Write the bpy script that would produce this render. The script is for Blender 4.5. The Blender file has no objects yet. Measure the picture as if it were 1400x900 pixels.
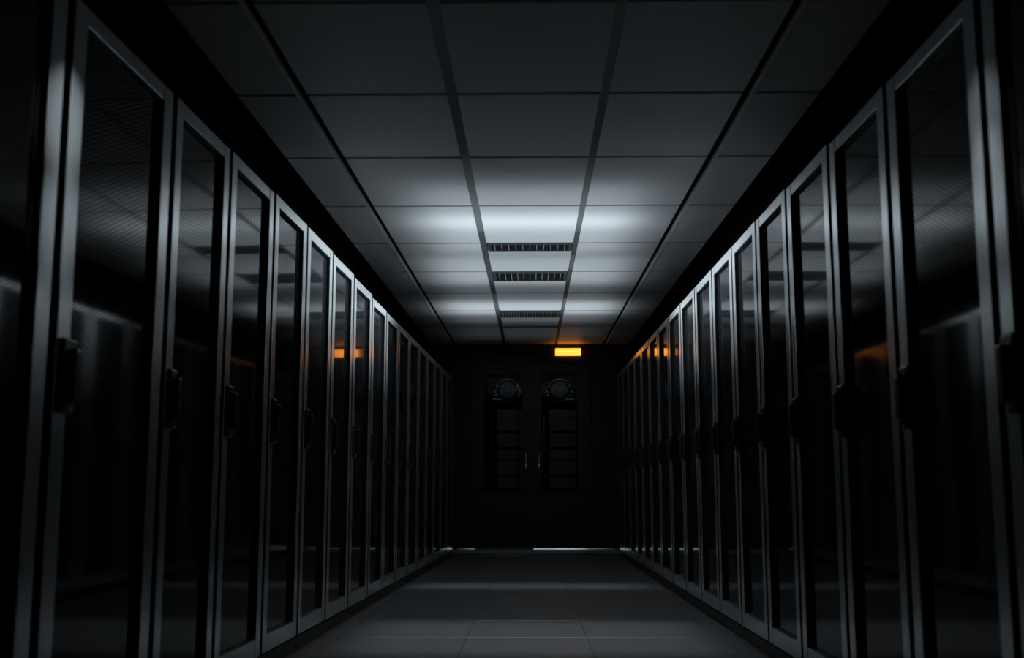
import bpy, bmesh, math, random
from mathutils import Matrix, Vector
random.seed(4)
C = bpy.context.scene.collection

# ------------------------------------------------------------------ layout
HC = 0.7436                       # camera height
F_PX, PITCH, YAW = 1500.0, 0.1443, 0.0174
ZC = 2.417                        # ceiling
YE = 12.769                       # end wall
TC, TF = 0.009, 0.0122            # the aisle closes in slightly with distance
WL, TL, WR, TR = 1.2512, 0.0311, 1.1147, 0.0119
EDGE_L = [1.89, 2.637, 3.388, 3.985, 4.615, 5.225, 5.822, 6.42, 7.045, 7.62, 8.185, 8.765, 9.345, 9.93, 10.515, 11.1, 11.69, 12.28]
EDGE_R = [1.87, 2.545, 3.221, 3.836, 4.465, 5.052, 5.638, 6.235, 6.851, 7.463, 8.085, 8.70, 9.30, 9.90, 10.50, 11.10, 11.70, 12.30]

def interp(x, pts):
    if x <= pts[0][0]: return pts[0][1]
    for (a, b), (c, d) in zip(pts, pts[1:]):
        if x <= c: return b + (d - b) * (x - a) / (c - a)
    return pts[-1][1]

# ------------------------------------------------------------------ materials
def mat(name, col=(.5, .5, .5), rough=.5, metal=0., spec=.5, **kw):
    m = bpy.data.materials.new(name); m.use_nodes = True
    b = m.node_tree.nodes['Principled BSDF']
    b.inputs['Base Color'].default_value = (*col, 1)
    b.inputs['Roughness'].default_value = rough
    b.inputs['Metallic'].default_value = metal
    b.inputs['Specular IOR Level'].default_value = spec
    for k, v in kw.items():
        b.inputs[k.replace('_', ' ')].default_value = v
    return m

def noisy(m, scale, lo, hi, inp='Roughness', stretch=(1, 1, 1)):
    nt = m.node_tree; b = nt.nodes['Principled BSDF']
    tc = nt.nodes.new('ShaderNodeTexCoord'); mp = nt.nodes.new('ShaderNodeMapping')
    mp.inputs['Scale'].default_value = stretch
    n = nt.nodes.new('ShaderNodeTexNoise'); n.inputs['Scale'].default_value = scale
    r = nt.nodes.new('ShaderNodeMapRange')
    r.inputs['To Min'].default_value = lo; r.inputs['To Max'].default_value = hi
    nt.links.new(tc.outputs['Object'], mp.inputs['Vector']); nt.links.new(mp.outputs[0], n.inputs['Vector'])
    nt.links.new(n.outputs['Fac'], r.inputs['Value']); nt.links.new(r.outputs[0], b.inputs[inp])
    return m

M = {}
M['panel'] = noisy(mat('ceiling_panel_white', (.74, .75, .76), .55, 0, .3), 3, .52, .58)
M['groove'] = mat('groove_black', (.003, .0035, .004), .8, 0, .1)
M['white'] = mat('white_lip', (.92, .92, .92), .4)  # whiter than the panels: light on the groove edge put into the colour
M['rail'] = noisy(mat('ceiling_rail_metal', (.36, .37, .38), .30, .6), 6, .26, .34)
M['rail_dark'] = mat('ceiling_rail_dark', (.085, .09, .095), .6, 0, .2)  # dark stretches of the rail's reflection, painted as a colour
M['back'] = mat('void_black', (.0012, .0012, .0014), .9, 0, 0)
M['floor'] = noisy(mat('floor_vinyl', (.12, .124, .128), .34, 0, .5), 5, .30, .38)
M['joint'] = mat('floor_joint', (.03, .03, .03), .5)
M['wall'] = noisy(mat('wall_black_paint', (.010, .011, .012), .45, 0, .4), 9, .4, .5)
M['doorpaint'] = mat('door_black_paint', (.012, .013, .015), .38, 0, .5)
M['frame'] = noisy(mat('satin_aluminium', (.84, .86, .87), .20, .75), 40, .18, .22, stretch=(1, 1, .03))
M['body'] = mat('rack_black_steel', (.012, .012, .013), .4)
M['handle'] = mat('handle_black', (.035, .036, .038), .22)
M['steel'] = mat('brushed_steel', (.62, .63, .64), .18, 1.0)
M['kick'] = noisy(mat('kick_plate_metal', (.50, .53, .54), .34, .5), 30, .26, .34, stretch=(1, 1, .1))
M['lip'] = mat('polished_lip', (.92, .93, .93), .10, 1.0)
M['unit'] = mat('unit_grey', (.22, .22, .23), .5)
M['unitblack'] = mat('unit_black', (.002, .002, .0022), .85, 0, .05)
M['fan'] = mat('fan_grey', (.42, .43, .47), .5, .1)
M['chrome'] = mat('chrome', (.6, .6, .6), .25, 1.0)
M['rib'] = mat('grille_rib', (.30, .31, .32), .4)
M['grille'] = mat('grille_dark', (.05, .052, .055), .4)
M['black'] = mat('black_plastic', (.008, .008, .008), .4)

def perforated():
    m = mat('perforated_black_gloss', (.014, .015, .017), .05, 0, .5)
    nt = m.node_tree; b = nt.nodes['Principled BSDF']
    tc = nt.nodes.new('ShaderNodeTexCoord'); sx = nt.nodes.new('ShaderNodeSeparateXYZ')
    nt.links.new(tc.outputs['Object'], sx.inputs[0])
    def mth(op, a, bb=None):
        n = nt.nodes.new('ShaderNodeMath'); n.operation = op
        for i, v in enumerate((a, bb)):
            if v is None: continue
            if isinstance(v, (int, float)): n.inputs[i].default_value = v
            else: nt.links.new(v, n.inputs[i])
        return n.outputs[0]
    p = .0135
    u = mth('MULTIPLY', sx.outputs['Z'], 2 * math.pi / p); v = mth('MULTIPLY', sx.outputs['X'], 2 * math.pi / (p * 1.732))
    # hexagonal field of round holes: cos(u)cos(v) peaks on a staggered lattice
    w = mth('ADD', mth('MULTIPLY', mth('COSINE', u), mth('COSINE', v)), mth('MULTIPLY', mth('COSINE', mth('MULTIPLY', v, 2.0)), .5))
    hole = mth('GREATER_THAN', w, .7)
    out = nt.nodes['Material Output']
    d = nt.nodes.new('ShaderNodeBsdfDiffuse'); d.inputs['Color'].default_value = (.004, .004, .004, 1)
    mx = nt.nodes.new('ShaderNodeMixShader')
    nt.links.new(hole, mx.inputs[0]); nt.links.new(b.outputs[0], mx.inputs[1]); nt.links.new(d.outputs[0], mx.inputs[2])
    nt.links.new(mx.outputs[0], out.inputs['Surface'])
    return m
M['mesh'] = perforated()

def glass():
    m = bpy.data.materials.new('door_glass'); m.use_nodes = True; nt = m.node_tree
    nt.nodes.remove(nt.nodes['Principled BSDF'])
    t = nt.nodes.new('ShaderNodeBsdfTransparent'); t.inputs['Color'].default_value = (.8, .83, .85, 1)
    g = nt.nodes.new('ShaderNodeBsdfGlossy'); g.inputs['Roughness'].default_value = .02
    f = nt.nodes.new('ShaderNodeFresnel'); f.inputs['IOR'].default_value = 1.18
    mx = nt.nodes.new('ShaderNodeMixShader')
    nt.links.new(f.outputs[0], mx.inputs[0]); nt.links.new(t.outputs[0], mx.inputs[1]); nt.links.new(g.outputs[0], mx.inputs[2])
    nt.links.new(mx.outputs[0], nt.nodes['Material Output'].inputs['Surface'])
    return m
M['glass'] = glass()

def emit(name, col, s):
    m = bpy.data.materials.new(name); m.use_nodes = True; nt = m.node_tree
    nt.nodes.remove(nt.nodes['Principled BSDF'])
    e = nt.nodes.new('ShaderNodeEmission'); e.inputs['Color'].default_value = (*col, 1); e.inputs['Strength'].default_value = s
    nt.links.new(e.outputs[0], nt.nodes['Material Output'].inputs['Surface'])
    return m
M['amber'] = emit('amber_lens', (1.0, .30, .03), 2.7)
M['amber_hot'] = emit('amber_lamp_tube', (1.0, .35, .08), 2.8)

# ------------------------------------------------------------------ mesh helpers
def box(bm, x0, x1, y0, y1, z0, z1):
    v = [bm.verts.new(p) for p in ((x0, y0, z0), (x1, y0, z0), (x1, y1, z0), (x0, y1, z0), (x0, y0, z1), (x1, y0, z1), (x1, y1, z1), (x0, y1, z1))]
    fs = []
    for f in ((3, 2, 1, 0), (4, 5, 6, 7), (0, 1, 5, 4), (1, 2, 6, 5), (2, 3, 7, 6), (3, 0, 4, 7)):
        fs.append(bm.faces.new([v[i] for i in f]))
    return fs
def prism(bm, quad, z0, z1, mi=0):
    """quad: 4 (x, y) counter-clockwise seen from above"""
    lo = [bm.verts.new((x, y, z0)) for x, y in quad]; hi = [bm.verts.new((x, y, z1)) for x, y in quad]
    fs = [bm.faces.new(lo[::-1]), bm.faces.new(hi)]
    for i in range(4):
        j = (i + 1) % 4; fs.append(bm.faces.new((lo[i], lo[j], hi[j], hi[i])))
    for f in fs: f.material_index = mi
    return fs
def cyl(bm, p0, p1, r0, r1=None, n=20):
    r1 = r0 if r1 is None else r1
    p0, p1 = Vector(p0), Vector(p1); d = (p1 - p0).normalized()
    a = d.orthogonal().normalized(); b = d.cross(a)
    R0 = [bm.verts.new(p0 + (a * math.cos(t) + b * math.sin(t)) * r0) for t in (2 * math.pi * i / n for i in range(n))]
    R1 = [bm.verts.new(p1 + (a * math.cos(t) + b * math.sin(t)) * r1) for t in (2 * math.pi * i / n for i in range(n))]
    for i in range(n):
        j = (i + 1) % n; f = bm.faces.new((R0[i], R0[j], R1[j], R1[i])); f.smooth = True
    bm.faces.new(R0[::-1]); bm.faces.new(R1)
def ring(bm, c, R, r, n=40, k=8):
    """torus about the y axis"""
    c = Vector(c); V = []
    for i in range(n):
        t = 2 * math.pi * i / n; o = Vector((math.cos(t), 0, math.sin(t)))
        V.append([bm.verts.new(c + o * (R + r * math.cos(s)) + Vector((0, r * math.sin(s), 0))) for s in (2 * math.pi * q / k for q in range(k))])
    for i in range(n):
        for q in range(k):
            f = bm.faces.new((V[i][q], V[(i + 1) % n][q], V[(i + 1) % n][(q + 1) % k], V[i][(q + 1) % k])); f.smooth = True

def obj(name, bm, m, parent=None, bevel=0., seg=2):
    bmesh.ops.recalc_face_normals(bm, faces=bm.faces)
    me = bpy.data.meshes.new(name); bm.to_mesh(me); bm.free()
    o = bpy.data.objects.new(name, me); C.objects.link(o)
    for q in (m if isinstance(m, (list, tuple)) else [m]): me.materials.append(q)
    if bevel:
        b = o.modifiers.new('bevel', 'BEVEL'); b.width = bevel; b.segments = seg; b.limit_method = 'ANGLE'
        b.harden_normals = False
    if parent: o.parent = parent
    return o
def thing(name, label, cat, loc=(0, 0, 0), rz=0, group=None):
    o = bpy.data.objects.new(name, None); C.objects.link(o)
    o.empty_display_size = .1
    o.location = loc; o.rotation_euler = (0, 0, rz); o['label'] = label; o['category'] = cat
    if group: o['group'] = group
    return o
def struct(name, bm, m, label=None, **kw):
    o = obj(name, bm, m, **kw); o['kind'] = 'structure'
    if label: o['label'] = label
    return o
N = bmesh.new

def cx(u, y): return u * (1 - TC * y)
def fx(u, y): return u * (1 - TF * y)

# ------------------------------------------------------------------ ceiling
ROWS = [-1.9, -.98, -.06, .86, 1.78, 2.69, 3.603, 4.504, 5.416, 6.389, 7.398, 8.403, 9.358, 10.30, 11.30, 12.10, YE]
COLS = [(-1.314, -1.040), (-.997, -.3735), (-.3265, .312), (.3506, .9455), (.990, 1.290)]
VENTS = [(7.386, 7.644, 12), (8.388, 8.783, 12), (10.328, 10.712, 22)]
bm = N()
G = .015
for ci, (a, b) in enumerate(COLS):
    for r0, r1 in zip(ROWS, ROWS[1:]):
        y0, y1 = r0 + G, r1 - (G if r1 != YE else 0)
        if ci == 2:
            for v0, v1, _ in VENTS:
                if abs(r0 - v0) < .12: y0 = v1 + .004
            if r0 == 11.30: y0 = 11.435
        prism(bm, [(cx(a, y0), y0), (cx(b, y0), y0), (cx(b, y1), y1), (cx(a, y1), y1)], ZC, ZC + .022, 0)
# the dark deck above the panels closes the joints and grooves
prism(bm, [(-2.6, -2), (2.6, -2), (2.6, 15.2), (-2.6, 15.2)], ZC + .024, ZC + .10, 1)
struct('ceiling', bm, [M['panel'], M['groove']], 'white metal ceiling panels above the aisle')
RAILS = [(-.3725, -.3275, [(-1.9, 7.08, 0), (7.09, 9.40, 1), (9.41, 10.27, 0), (10.28, YE, 1)]),  # segments follow the bright and dark reflection along each rail, painted by material
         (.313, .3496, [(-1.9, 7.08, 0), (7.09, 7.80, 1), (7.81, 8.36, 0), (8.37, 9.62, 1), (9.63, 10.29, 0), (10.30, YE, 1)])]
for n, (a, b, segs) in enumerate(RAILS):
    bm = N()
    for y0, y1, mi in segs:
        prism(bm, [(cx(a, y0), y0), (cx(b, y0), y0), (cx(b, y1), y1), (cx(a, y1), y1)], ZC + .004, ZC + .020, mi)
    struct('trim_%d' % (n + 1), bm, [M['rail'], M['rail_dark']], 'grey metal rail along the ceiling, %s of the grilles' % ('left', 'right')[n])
for n, (a, s) in enumerate([(-1.316, -1), (1.292, 1)]):
    bm = N()
    q = [(cx(a, -1.9), -1.9), (cx(a, -1.9) + s * .05, -1.9), (cx(a, YE) + s * .05, YE), (cx(a, YE), YE)]
    prism(bm, q if s > 0 else q[::-1], 2.032, ZC + .022)
    struct('trim_%d' % (n + 3), bm, M['back'], 'black closing panel between the %s racks and the ceiling' % ('left', 'right')[n])

for n, a in enumerate((-1.040, .990)):  # lip added to draw the lit groove wall as a bright line
    bm = N(); b = a + (.005 if a < 0 else -.005)
    q = [(cx(min(a, b), -1.9), -1.9), (cx(max(a, b), -1.9), -1.9), (cx(max(a, b), YE), YE), (cx(min(a, b), YE), YE)]
    prism(bm, q, ZC - .014, ZC + .021)
    struct('trim_%d' % (n + 6), bm, M['white'], 'white turned-down lip of the outer ceiling panels on the %s' % ('left', 'right')[n])

VL = ['nearest dark ceiling grille, the first across the bright ceiling panels',
      'middle dark ceiling grille between the nearest and the farthest grille',
      'farthest dark ceiling grille, closest to the double door']
for (v0, v1, nr), lab in zip(VENTS, VL):
    t = thing('ceiling_grille', lab, 'grille', (0, (v0 + v1) / 2, ZC), 0, 'grilles in the middle ceiling strip')
    ym = (v0 + v1) / 2; a, b = cx(-.322, ym) , cx(.308, ym); h = (v1 - v0) / 2 - .002
    bm = N(); w = .022
    box(bm, a, b, -h, -h + .05 * (v1 - v0) / .26, -.004, .018); box(bm, a, b, h - w, h, -.004, .018)
    box(bm, a, a + w, -h, h, -.003, .018); box(bm, b - w, b, -h, h, -.003, .018)
    obj('frame', bm, M['grille'], t)
    bm = N(); box(bm, a + .004, b - .004, -h + .004, h - .004, .014, .021); obj('backing', bm, M['groove'], t)
    bm = N(); wd = (b - a) / nr
    for i in range(1, nr):
        x = a + wd * i; w2 = .0026 if nr < 20 else .0016; box(bm, x - w2, x + w2, -h + .02, h - .018, -.002, .016)
    obj('louver', bm, M['rib'], t)
    bm = N()
    for i in range(1, 6):
        y = -h + 2 * h * i / 6; box(bm, a + .02, b - .02, y - .0018, y + .0018, .002, .015)
    obj('blade', bm, M['grille'], t)

# ------------------------------------------------------------------ floor
FROWS = [-1.9, -1.05, -.2, .65, 1.5, 2.35, 3.2, 4.12, 5.02, 5.70, 6.403, 7.379, 8.206, 9.079, 9.95, 10.82, 11.7, 12.60]
FU = [-2.6, -1.74, -1.0434, -.3504, .2979, 1.0162, 1.72, 2.6]
bm = N()
for a, b in zip(FU, FU[1:]):
    for r0, r1 in zip(FROWS, FROWS[1:]):
        g = .0018
        dz = random.uniform(-.0006, .0006)
        prism(bm, [(fx(a, r0) + g, r0 + g), (fx(b, r0) - g, r0 + g), (fx(b, r1) - g, r1 - g), (fx(a, r1) + g, r1 - g)], -.03, 0 + dz, 0)
prism(bm, [(-2.7, -2), (2.7, -2), (2.7, 15.2), (-2.7, 15.2)], -.06, -.0025, 1)
struct('floor', bm, [M['floor'], M['joint']], 'smooth grey raised floor tiles', bevel=.0012, seg=1)

# ------------------------------------------------------------------ walls
for n, s in (('left', -1), ('right', 1)):
    bm = N(); box(bm, *sorted((s * 2.45, s * 2.55)), -2, 15.2, 0, ZC + .02); struct('wall_' + n, bm, M['wall'])
KH = .068
DX0, DX1, DZ = -.640, .640, 2.205
bm = N()
box(bm, -2.45, DX0 - .012, YE, YE + .12, 0, ZC + .02); box(bm, DX1 + .012, 2.45, YE, YE + .12, 0, ZC + .02)
box(bm, DX0 - .012, DX1 + .012, YE, YE + .12, DZ + .012, ZC + .02)
struct('wall_back', bm, M['wall'], 'black end wall around the double door')
bm = N(); box(bm, -2.45, 2.45, 15.0, 15.1, 0, ZC + .02); struct('wall_beyond', bm, M['wall'])
# door lining
bm = N()
for x0, x1, z0, z1 in ((DX0 - .05, DX0 - .003, KH + .004, DZ + .05), (DX1 + .003, DX1 + .05, KH + .004, DZ + .05), (DX0 - .003, DX1 + .003, DZ + .003, DZ + .05)):
    box(bm, x0, x1, YE - .018, YE - .001, z0, z1)
struct('trim_5', bm, M['doorpaint'], 'black lining around the double door', bevel=.003)

# baseboards beside the door and the two door leaves
def plate(bm, x0, x1, yb, h, chamfer, slope):
    """sloping-topped metal plate; yb = back plane, front nearer the camera"""
    t = .012
    zs = h - chamfer
    back = chamfer * slope
    P = [(yb - t, 0.004), (yb - t, zs), (yb - t + back, h), (yb, h), (yb, .004)]
    A = [bm.verts.new((x0, y, z)) for y, z in P]; B = [bm.verts.new((x1, y, z)) for y, z in P]
    bm.faces.new(A); bm.faces.new(B[::-1])
    for i in range(5):
        j = (i + 1) % 5; bm.faces.new((A[i], A[j], B[j], B[i])).material_index = 1 if i == 1 else 0
KH = .068
bm = N(); plate(bm, -1.30, DX0 - .004, YE - .001, KH, .015, .43); struct('baseboard_back', bm, [M['kick'], M['lip']], 'grey metal skirting left of the double door')
bm = N(); plate(bm, DX1 + .004, 1.30, YE - .001, KH, .015, .43); struct('baseboard_end', bm, [M['kick'], M['lip']], 'grey metal skirting right of the double door')

def leaf(name, x0, x1, side, lab):
    xm = .021
    gx0, gx1 = (x0 + .082, x1 - .115) if side < 0 else (x0 + .088, x1 - .095)
    gz0, gz1 = .70, 2.125
    y0, y1 = YE - .004, YE + .045
    bm = N()
    box(bm, x0, gx0, y0, y1, .008, DZ); box(bm, gx1, x1, y0, y1, .008, DZ)
    box(bm, gx0, gx1, y0, y1, gz1, DZ); box(bm, gx0, gx1, y0, y1, .008, gz0)
    d = struct(name, bm, M['doorpaint'], lab)
    bm = N(); box(bm, gx0 + .0005, gx1 - .0005, YE + .016, YE + .022, gz0 + .0005, gz1 - .0005); obj('glass_pane', bm, M['glass'], d)
    bm = N(); bw = .012
    for a, b, c, e in ((gx0, gx0 + bw, gz0, gz1), (gx1 - bw, gx1, gz0, gz1), (gx0, gx1, gz1 - bw, gz1), (gx0, gx1, gz0, gz0 + bw)):
        box(bm, a, b, YE + .004, YE + .014, c, e)
    obj('glazing_bead', bm, M['black'], d)
    hx = -.062 if side < 0 else .090
    h = N(); cyl(h, (hx, y0 - .055, .777), (hx, y0 - .055, 1.146), .0105)
    for z in (.84, 1.085): cyl(h, (hx, y0 - .055, z), (hx, y0, z), .007, n=12)
    ho = obj('door_handle', h, M['steel'], d); ho['label'] = 'brushed steel bar handle'
    bm = N(); plate(bm, x0 + .002, x1 - .002, y0 - .0005, KH, .015, .05 if side < 0 else .43); obj('kick_plate', bm, [M['kick'], M['lip']], d)
    if side > 0:
        bm = N(); cyl(bm, (x0 + .018, y0 - .008, .894), (x0 + .018, y0, .894), .014); obj('lock', bm, M['steel'], d)
    return d
leaf('door_1', DX0, .019, -1, 'left leaf of the black glazed double door')
leaf('door_2', .023, DX1, 1, 'right leaf of the black glazed double door')

# amber lamp over the right leaf
t = thing('wall_lamp', 'glowing amber emergency lamp on the wall above the right door leaf', 'lamp', (.4335, YE, 2.321))
bm = N(); box(bm, -.155, .155, -.014, -.001, -.048, .047); obj('housing', bm, M['black'], t, bevel=.006)
bm = N(); box(bm, -.149, .149, -.048, -.014, -.043, .043); l = obj('lens', bm, M['amber'], t, bevel=.008, seg=3); l['label'] = 'glowing amber lens'
bm = N(); cyl(bm, (-.12, -.040, .004), (.12, -.040, .004), .0105); obj('lamp_tube', bm, M['amber_hot'], t)
# small dark fitting above the left leaf
t = thing('wall_sensor', 'small dark fitting on the black wall above the left door leaf', 'sensor', (-.560, YE, 2.315))
bm = N(); box(bm, -.05, .05, -.022, -.001, -.025, .025); obj('housing', bm, M['black'], t, bevel=.006)
for x, z in ((-.025, .004), (.022, -.006)):
    bm = N(); cyl(bm, (x, -.034, z), (x, -.022, z), .012); obj('lens', bm, M['handle'], t)

# equipment seen through the two door windows
def unit(x, lab, s):
    t = thing('cooling_unit', lab, 'cooling unit', (x, YE + .55, 0), 0, 'cooling units behind the door glass')
    bm = N(); box(bm, -.26, .26, 0, .7, 0, 2.12); obj('cabinet', bm, M['unitblack'], t, bevel=.006)
    # round fan
    zf = 1.925
    bm = N(); cyl(bm, (0, -.012, zf), (0, -.001, zf), .095, n=40); fd = obj('fan', bm, M['fan'], t)
    bm = N()
    for R in (.025, .045, .065, .085, .098): ring(bm, (0, -.028, zf), R, .0028)
    for k in range(6):
        a = math.pi * k / 6
        cyl(bm, (-.098 * math.cos(a), -.024, zf - .098 * math.sin(a)), (.098 * math.cos(a), -.024, zf + .098 * math.sin(a)), .0022, n=6)
    obj('fan_guard', bm, M['grille'], fd)
    bm = N(); cyl(bm, (0, -.04, zf), (0, -.012, zf), .020, .026); obj('hub', bm, M['fan'], fd)
    bm = N(); ring(bm, (0, -.006, zf), .135, .010); obj('fan_ring', bm, M['grille'], fd)
    for dx, dz in ((-.155, -.02), (.155, -.02), (-.125, .055), (.125, .055), (-.14, -.06), (.14, -.065)):
        bm = N(); cyl(bm, (dx, -.026, zf + dz), (dx, -.001, zf + dz), .011, n=12); obj('fixing_bolt', bm, M['chrome'], fd)
    bm = N(); box(bm, -.035, .045, -.035, -.001, zf + .122, zf + .134); obj('top_bracket', bm, M['chrome'], fd)
    bm = N(); box(bm, .13 * s - .05, .13 * s + .05, -.03, -.001, zf - .118, zf - .106)
    obj('bracket', bm, M['chrome'], fd)
    # stacked fronts
    zz = [(1.60, 1.685), (1.435, 1.59), (1.235, 1.405), (1.08, 1.205), (.90, 1.065), (.745, .87)]
    for z0, z1 in zz:
        bm = N(); box(bm, -.125, .125, -.03, -.001, z0, z1); p = obj('front_panel', bm, M['unit'], t, bevel=.004)
        bm = N(); box(bm, .135, .135 + .06, -.02, -.001, z0 + .006, z1 - .006); obj('side_panel', bm, M['unit'], p)
    bm = N(); cyl(bm, (-.19, -.02, .74), (-.19, -.02, 1.60), .007, n=10); obj('cable_duct', bm, M['unit'], t)
unit(-.285, 'grey cooling unit with round fan behind the left door window', -1)
unit(.345, 'grey cooling unit with round fan behind the right door window', 1)

# ------------------------------------------------------------------ server racks
RW, RH = .60, 2.0
def make_rack(label, group):
    t = thing('server_rack', label, 'server rack', group=group)
    hw = RW / 2
    bm = N(); box(bm, -hw + .003, hw - .003, .052, 1.0, .062, RH - .004); obj('cabinet', bm, M['body'], t, bevel=.003)
    bm = N(); box(bm, -hw + .002, hw - .002, .004, .98, 0, .058); obj('plinth', bm, M['body'], t)
    # door: frame, perforated panel, handle
    o, st, tr, br = .016, .062, .05, .075
    z0, z1 = .066, RH; x0, x1 = -hw + o, hw - o
    bm = N(); box(bm, x0 + st - .004, x1 - st + .004, .020, .049, z0 + br - .004, z1 - tr + .004); d = obj('door', bm, M['mesh'], t); d['label'] = 'glossy black perforated door panel'
    for xs in (x0, x1 - st):
        bm = N(); fs = box(bm, xs, xs + st, 0, .052, z0, z1)
        for i in (1, 0, 3, 4, 5): fs[i].material_index = 1
        fs[2].material_index = 0
        so = obj('stile', bm, [M['frame'], M['body']], d, bevel=.004); so['label'] = 'satin metal upright of the door frame'
    for nm, za, zb in (('top_rail', z1 - tr, z1), ('bottom_rail', z0, z0 + br)):
        bm = N(); box(bm, x0 + st + .0005, x1 - st - .0005, .0015, .050, za, zb); ro = obj(nm, bm, M['frame'], d, bevel=.003); ro['label'] = 'satin metal rail of the door frame'
    hx = x0 + .046
    bm = N(); box(bm, hx - .031, hx + .031, -.013, .003, .925, 1.115); h = obj('handle', bm, M['handle'], t, bevel=.007, seg=3)
    bm = N(); box(bm, hx - .016, hx + .016, -.034, -.014, .955, 1.09); obj('lever', bm, M['handle'], h, bevel=.008, seg=3)
    bm = N(); cyl(bm, (hx, -.022, .938), (hx, -.015, .938), .008, n=14); obj('keyhole', bm, M['steel'], h)
    return t
def copy_tree(o, parent=None):
    c = o.copy(); C.objects.link(c)
    if parent: c.parent = parent
    for ch in o.children: copy_tree(ch, c)
    return c
ORD = ['first', 'second', 'third', 'fourth', 'fifth', 'sixth', 'seventh', 'eighth', 'ninth', 'tenth', 'eleventh', 'twelfth', 'thirteenth', 'fourteenth', 'fifteenth', 'sixteenth', 'seventeenth']
def rack_label(side, k, n):
    if k == 0: return 'nearest black server rack of the %s row, cut off by the picture edge' % side
    if k == n - 1: return 'last black server rack of the %s row, against the end wall' % side
    return '%s black server rack with silver door frame from the near end of the %s row' % (ORD[k], side)
HL = [(3.4, 2.003), (5.2, 2.020), (6.4, 2.003), (7.6, 1.974), (12, 1.962)]
HR = [(3.2, 1.958), (4.5, 1.985), (5.6, 1.994), (8, 2.005), (12, 2.005)]
proto = None
for side, E, H in (('left', EDGE_L, HL), ('right', EDGE_R, HR)):
    n = len(E) - 1
    for k in range(n):
        ym = (E[k] + E[k + 1]) / 2
        lab = rack_label(side, k, n); grp = 'server racks of the %s row' % side
        if proto is None: o = proto = make_rack(lab, grp)
        else: o = copy_tree(proto)
        o['label'] = lab; o['group'] = grp
        if side == 'left':
            o.location = (-(WL - TL * ym), ym, 0); o.rotation_euler = (0, 0, math.pi / 2 - math.atan(TL))
        else:
            o.location = (WR - TR * ym, ym, 0); o.rotation_euler = (0, 0, -math.pi / 2 + math.atan(TR))
        o.scale = ((E[k + 1] - E[k]) / RW, 1, interp(ym, H) / RH)

# ------------------------------------------------------------------ lights
def area(name, loc, rot, sx, sy, power, col=(.81, .93, 1.0), spread=None):
    l = bpy.data.lights.new(name, 'AREA'); l.shape = 'RECTANGLE'; l.size = sx; l.size_y = sy; l.energy = power; l.color = col
    if spread is not None: l.spread = math.radians(spread)
    o = bpy.data.objects.new(name, l); C.objects.link(o); o.location = loc; o.rotation_euler = rot
    return o
UP, DOWN = (math.pi, 0, 0), (0, 0, 0)
BOUNCE_FILLS = [(6.80, .30, .26, 1.9, 1.3), (6.45, 1.0, .26, 1.6, 1.3), (7.35, .7, .26, 1.75, 1.3), (8.40, 1.1, .26, 3.0, 1.45), (9.40, .6, .26, .35, 1.4), (10.16, .70, .24, 2.9, 1.55), (10.85, .4, .24, .28, 1.5), (11.8, .9, .3, .16, 1.5)]  # unseen area lights added for light bounced up onto the ceiling
for y, sy, drop, p, ln in BOUNCE_FILLS:
    area('uplight', (-.005, y, ZC - drop), UP, ln, sy, p, spread=138)
area('uplight_dim', (0, 6.4, ZC - .35), UP, 2.0, 12.2, .17)  # unseen wide fill added for the faint even light on the ceiling
for y, sy, p in ((5.72, 1.25, 2.7), (8.62, .42, .85)):
    area('downlight', (0, y, ZC - .01), DOWN, 1.75, sy, p, spread=14)
for q in (-1, 1):
    area('wall_washer', (q * .02, 6.55, ZC - .05), (0, q * math.radians(-66), 0), .04, 2.5, 11.5, spread=44)  # unseen strips added to brighten the upper rack fronts
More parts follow.
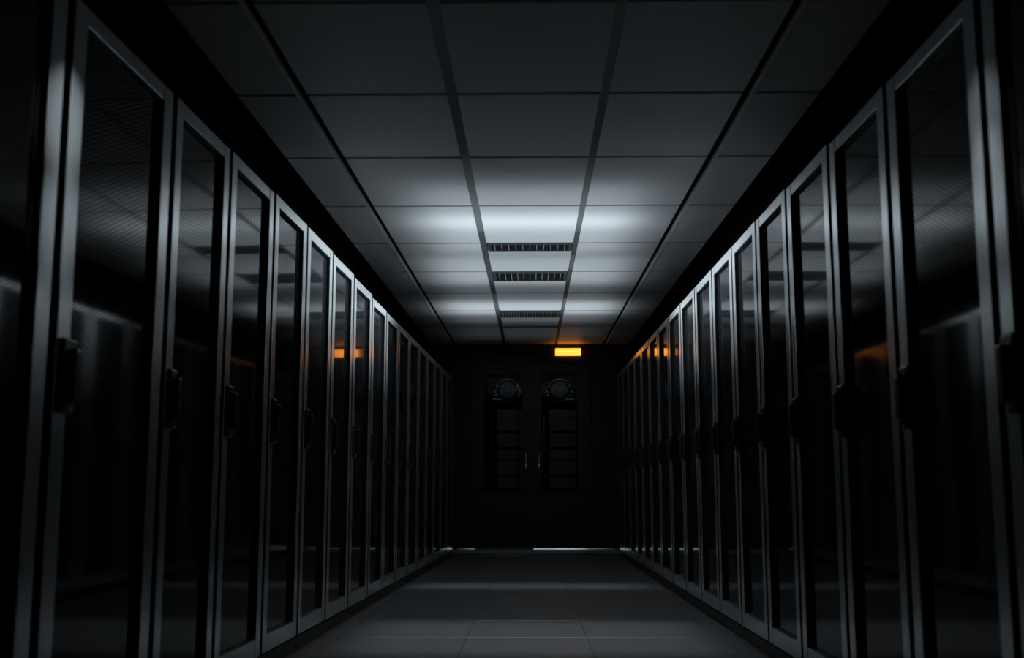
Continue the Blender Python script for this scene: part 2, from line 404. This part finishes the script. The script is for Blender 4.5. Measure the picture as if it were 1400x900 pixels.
def spot(loc, to, deg, power):  # unseen spots added to put highlights on the nearest door uprights
    l = bpy.data.lights.new('ceiling_spot', 'SPOT'); l.energy = power; l.spot_size = math.radians(deg); l.spot_blend = 1; l.shadow_soft_size = .012; l.color = (.81, .93, 1.0)
    o = bpy.data.objects.new('ceiling_spot', l); C.objects.link(o); o.location = loc
    o.rotation_euler = (Vector(to) - Vector(loc)).to_track_quat('-Z', 'Y').to_euler()
spot((0, 2.75, ZC - .03), (-1.169, 2.64, 1.66), 12, 90)
spot((0, 2.75, ZC - .03), (-1.169, 2.64, 1.40), 10, 60)
spot((0, 2.75, ZC - .03), (1.084, 2.54, 1.62), 11, 35)
spot((0, 2.75, ZC - .03), (1.084, 2.54, 1.46), 11, 62)
area('utility_light', (0.03, YE + .16, 2.36), (math.radians(35), 0, 0), 1.1, .05, .25, col=(.95, .97, 1))  # unseen light added to show the units behind the door glass

w = bpy.data.worlds.new('room_dark'); bpy.context.scene.world = w; w.use_nodes = True
w.node_tree.nodes['Background'].inputs['Color'].default_value = (.8, .92, 1, 1)
w.node_tree.nodes['Background'].inputs['Strength'].default_value = .002

# ------------------------------------------------------------------ camera
cam = bpy.data.cameras.new('camera'); co = bpy.data.objects.new('camera', cam); C.objects.link(co)
cam.sensor_fit = 'HORIZONTAL'; cam.sensor_width = 36; cam.lens = F_PX / 1400 * 36
fw = Vector((-math.sin(YAW) * math.cos(PITCH), math.cos(YAW) * math.cos(PITCH), math.sin(PITCH)))
right = Vector((math.cos(YAW), math.sin(YAW), 0)); up = right.cross(fw)
co.matrix_world = Matrix((( right.x, up.x, -fw.x, 0), (right.y, up.y, -fw.y, 0), (right.z, up.z, -fw.z, HC), (0, 0, 0, 1)))
cam.clip_start = .02
cam.dof.use_dof = True; cam.dof.focus_distance = 7.5; cam.dof.aperture_fstop = 2.8
sc = bpy.context.scene; sc.camera = co
vs = sc.view_settings; vs.view_transform = 'Standard'; vs.look = 'None'; vs.gamma = 1; vs.use_curve_mapping = False; vs.exposure = 0
sc.cycles.use_denoising = True
sc.cycles.max_bounces = 10; sc.cycles.transparent_max_bounces = 12
sc.cycles.sample_clamp_indirect = 6
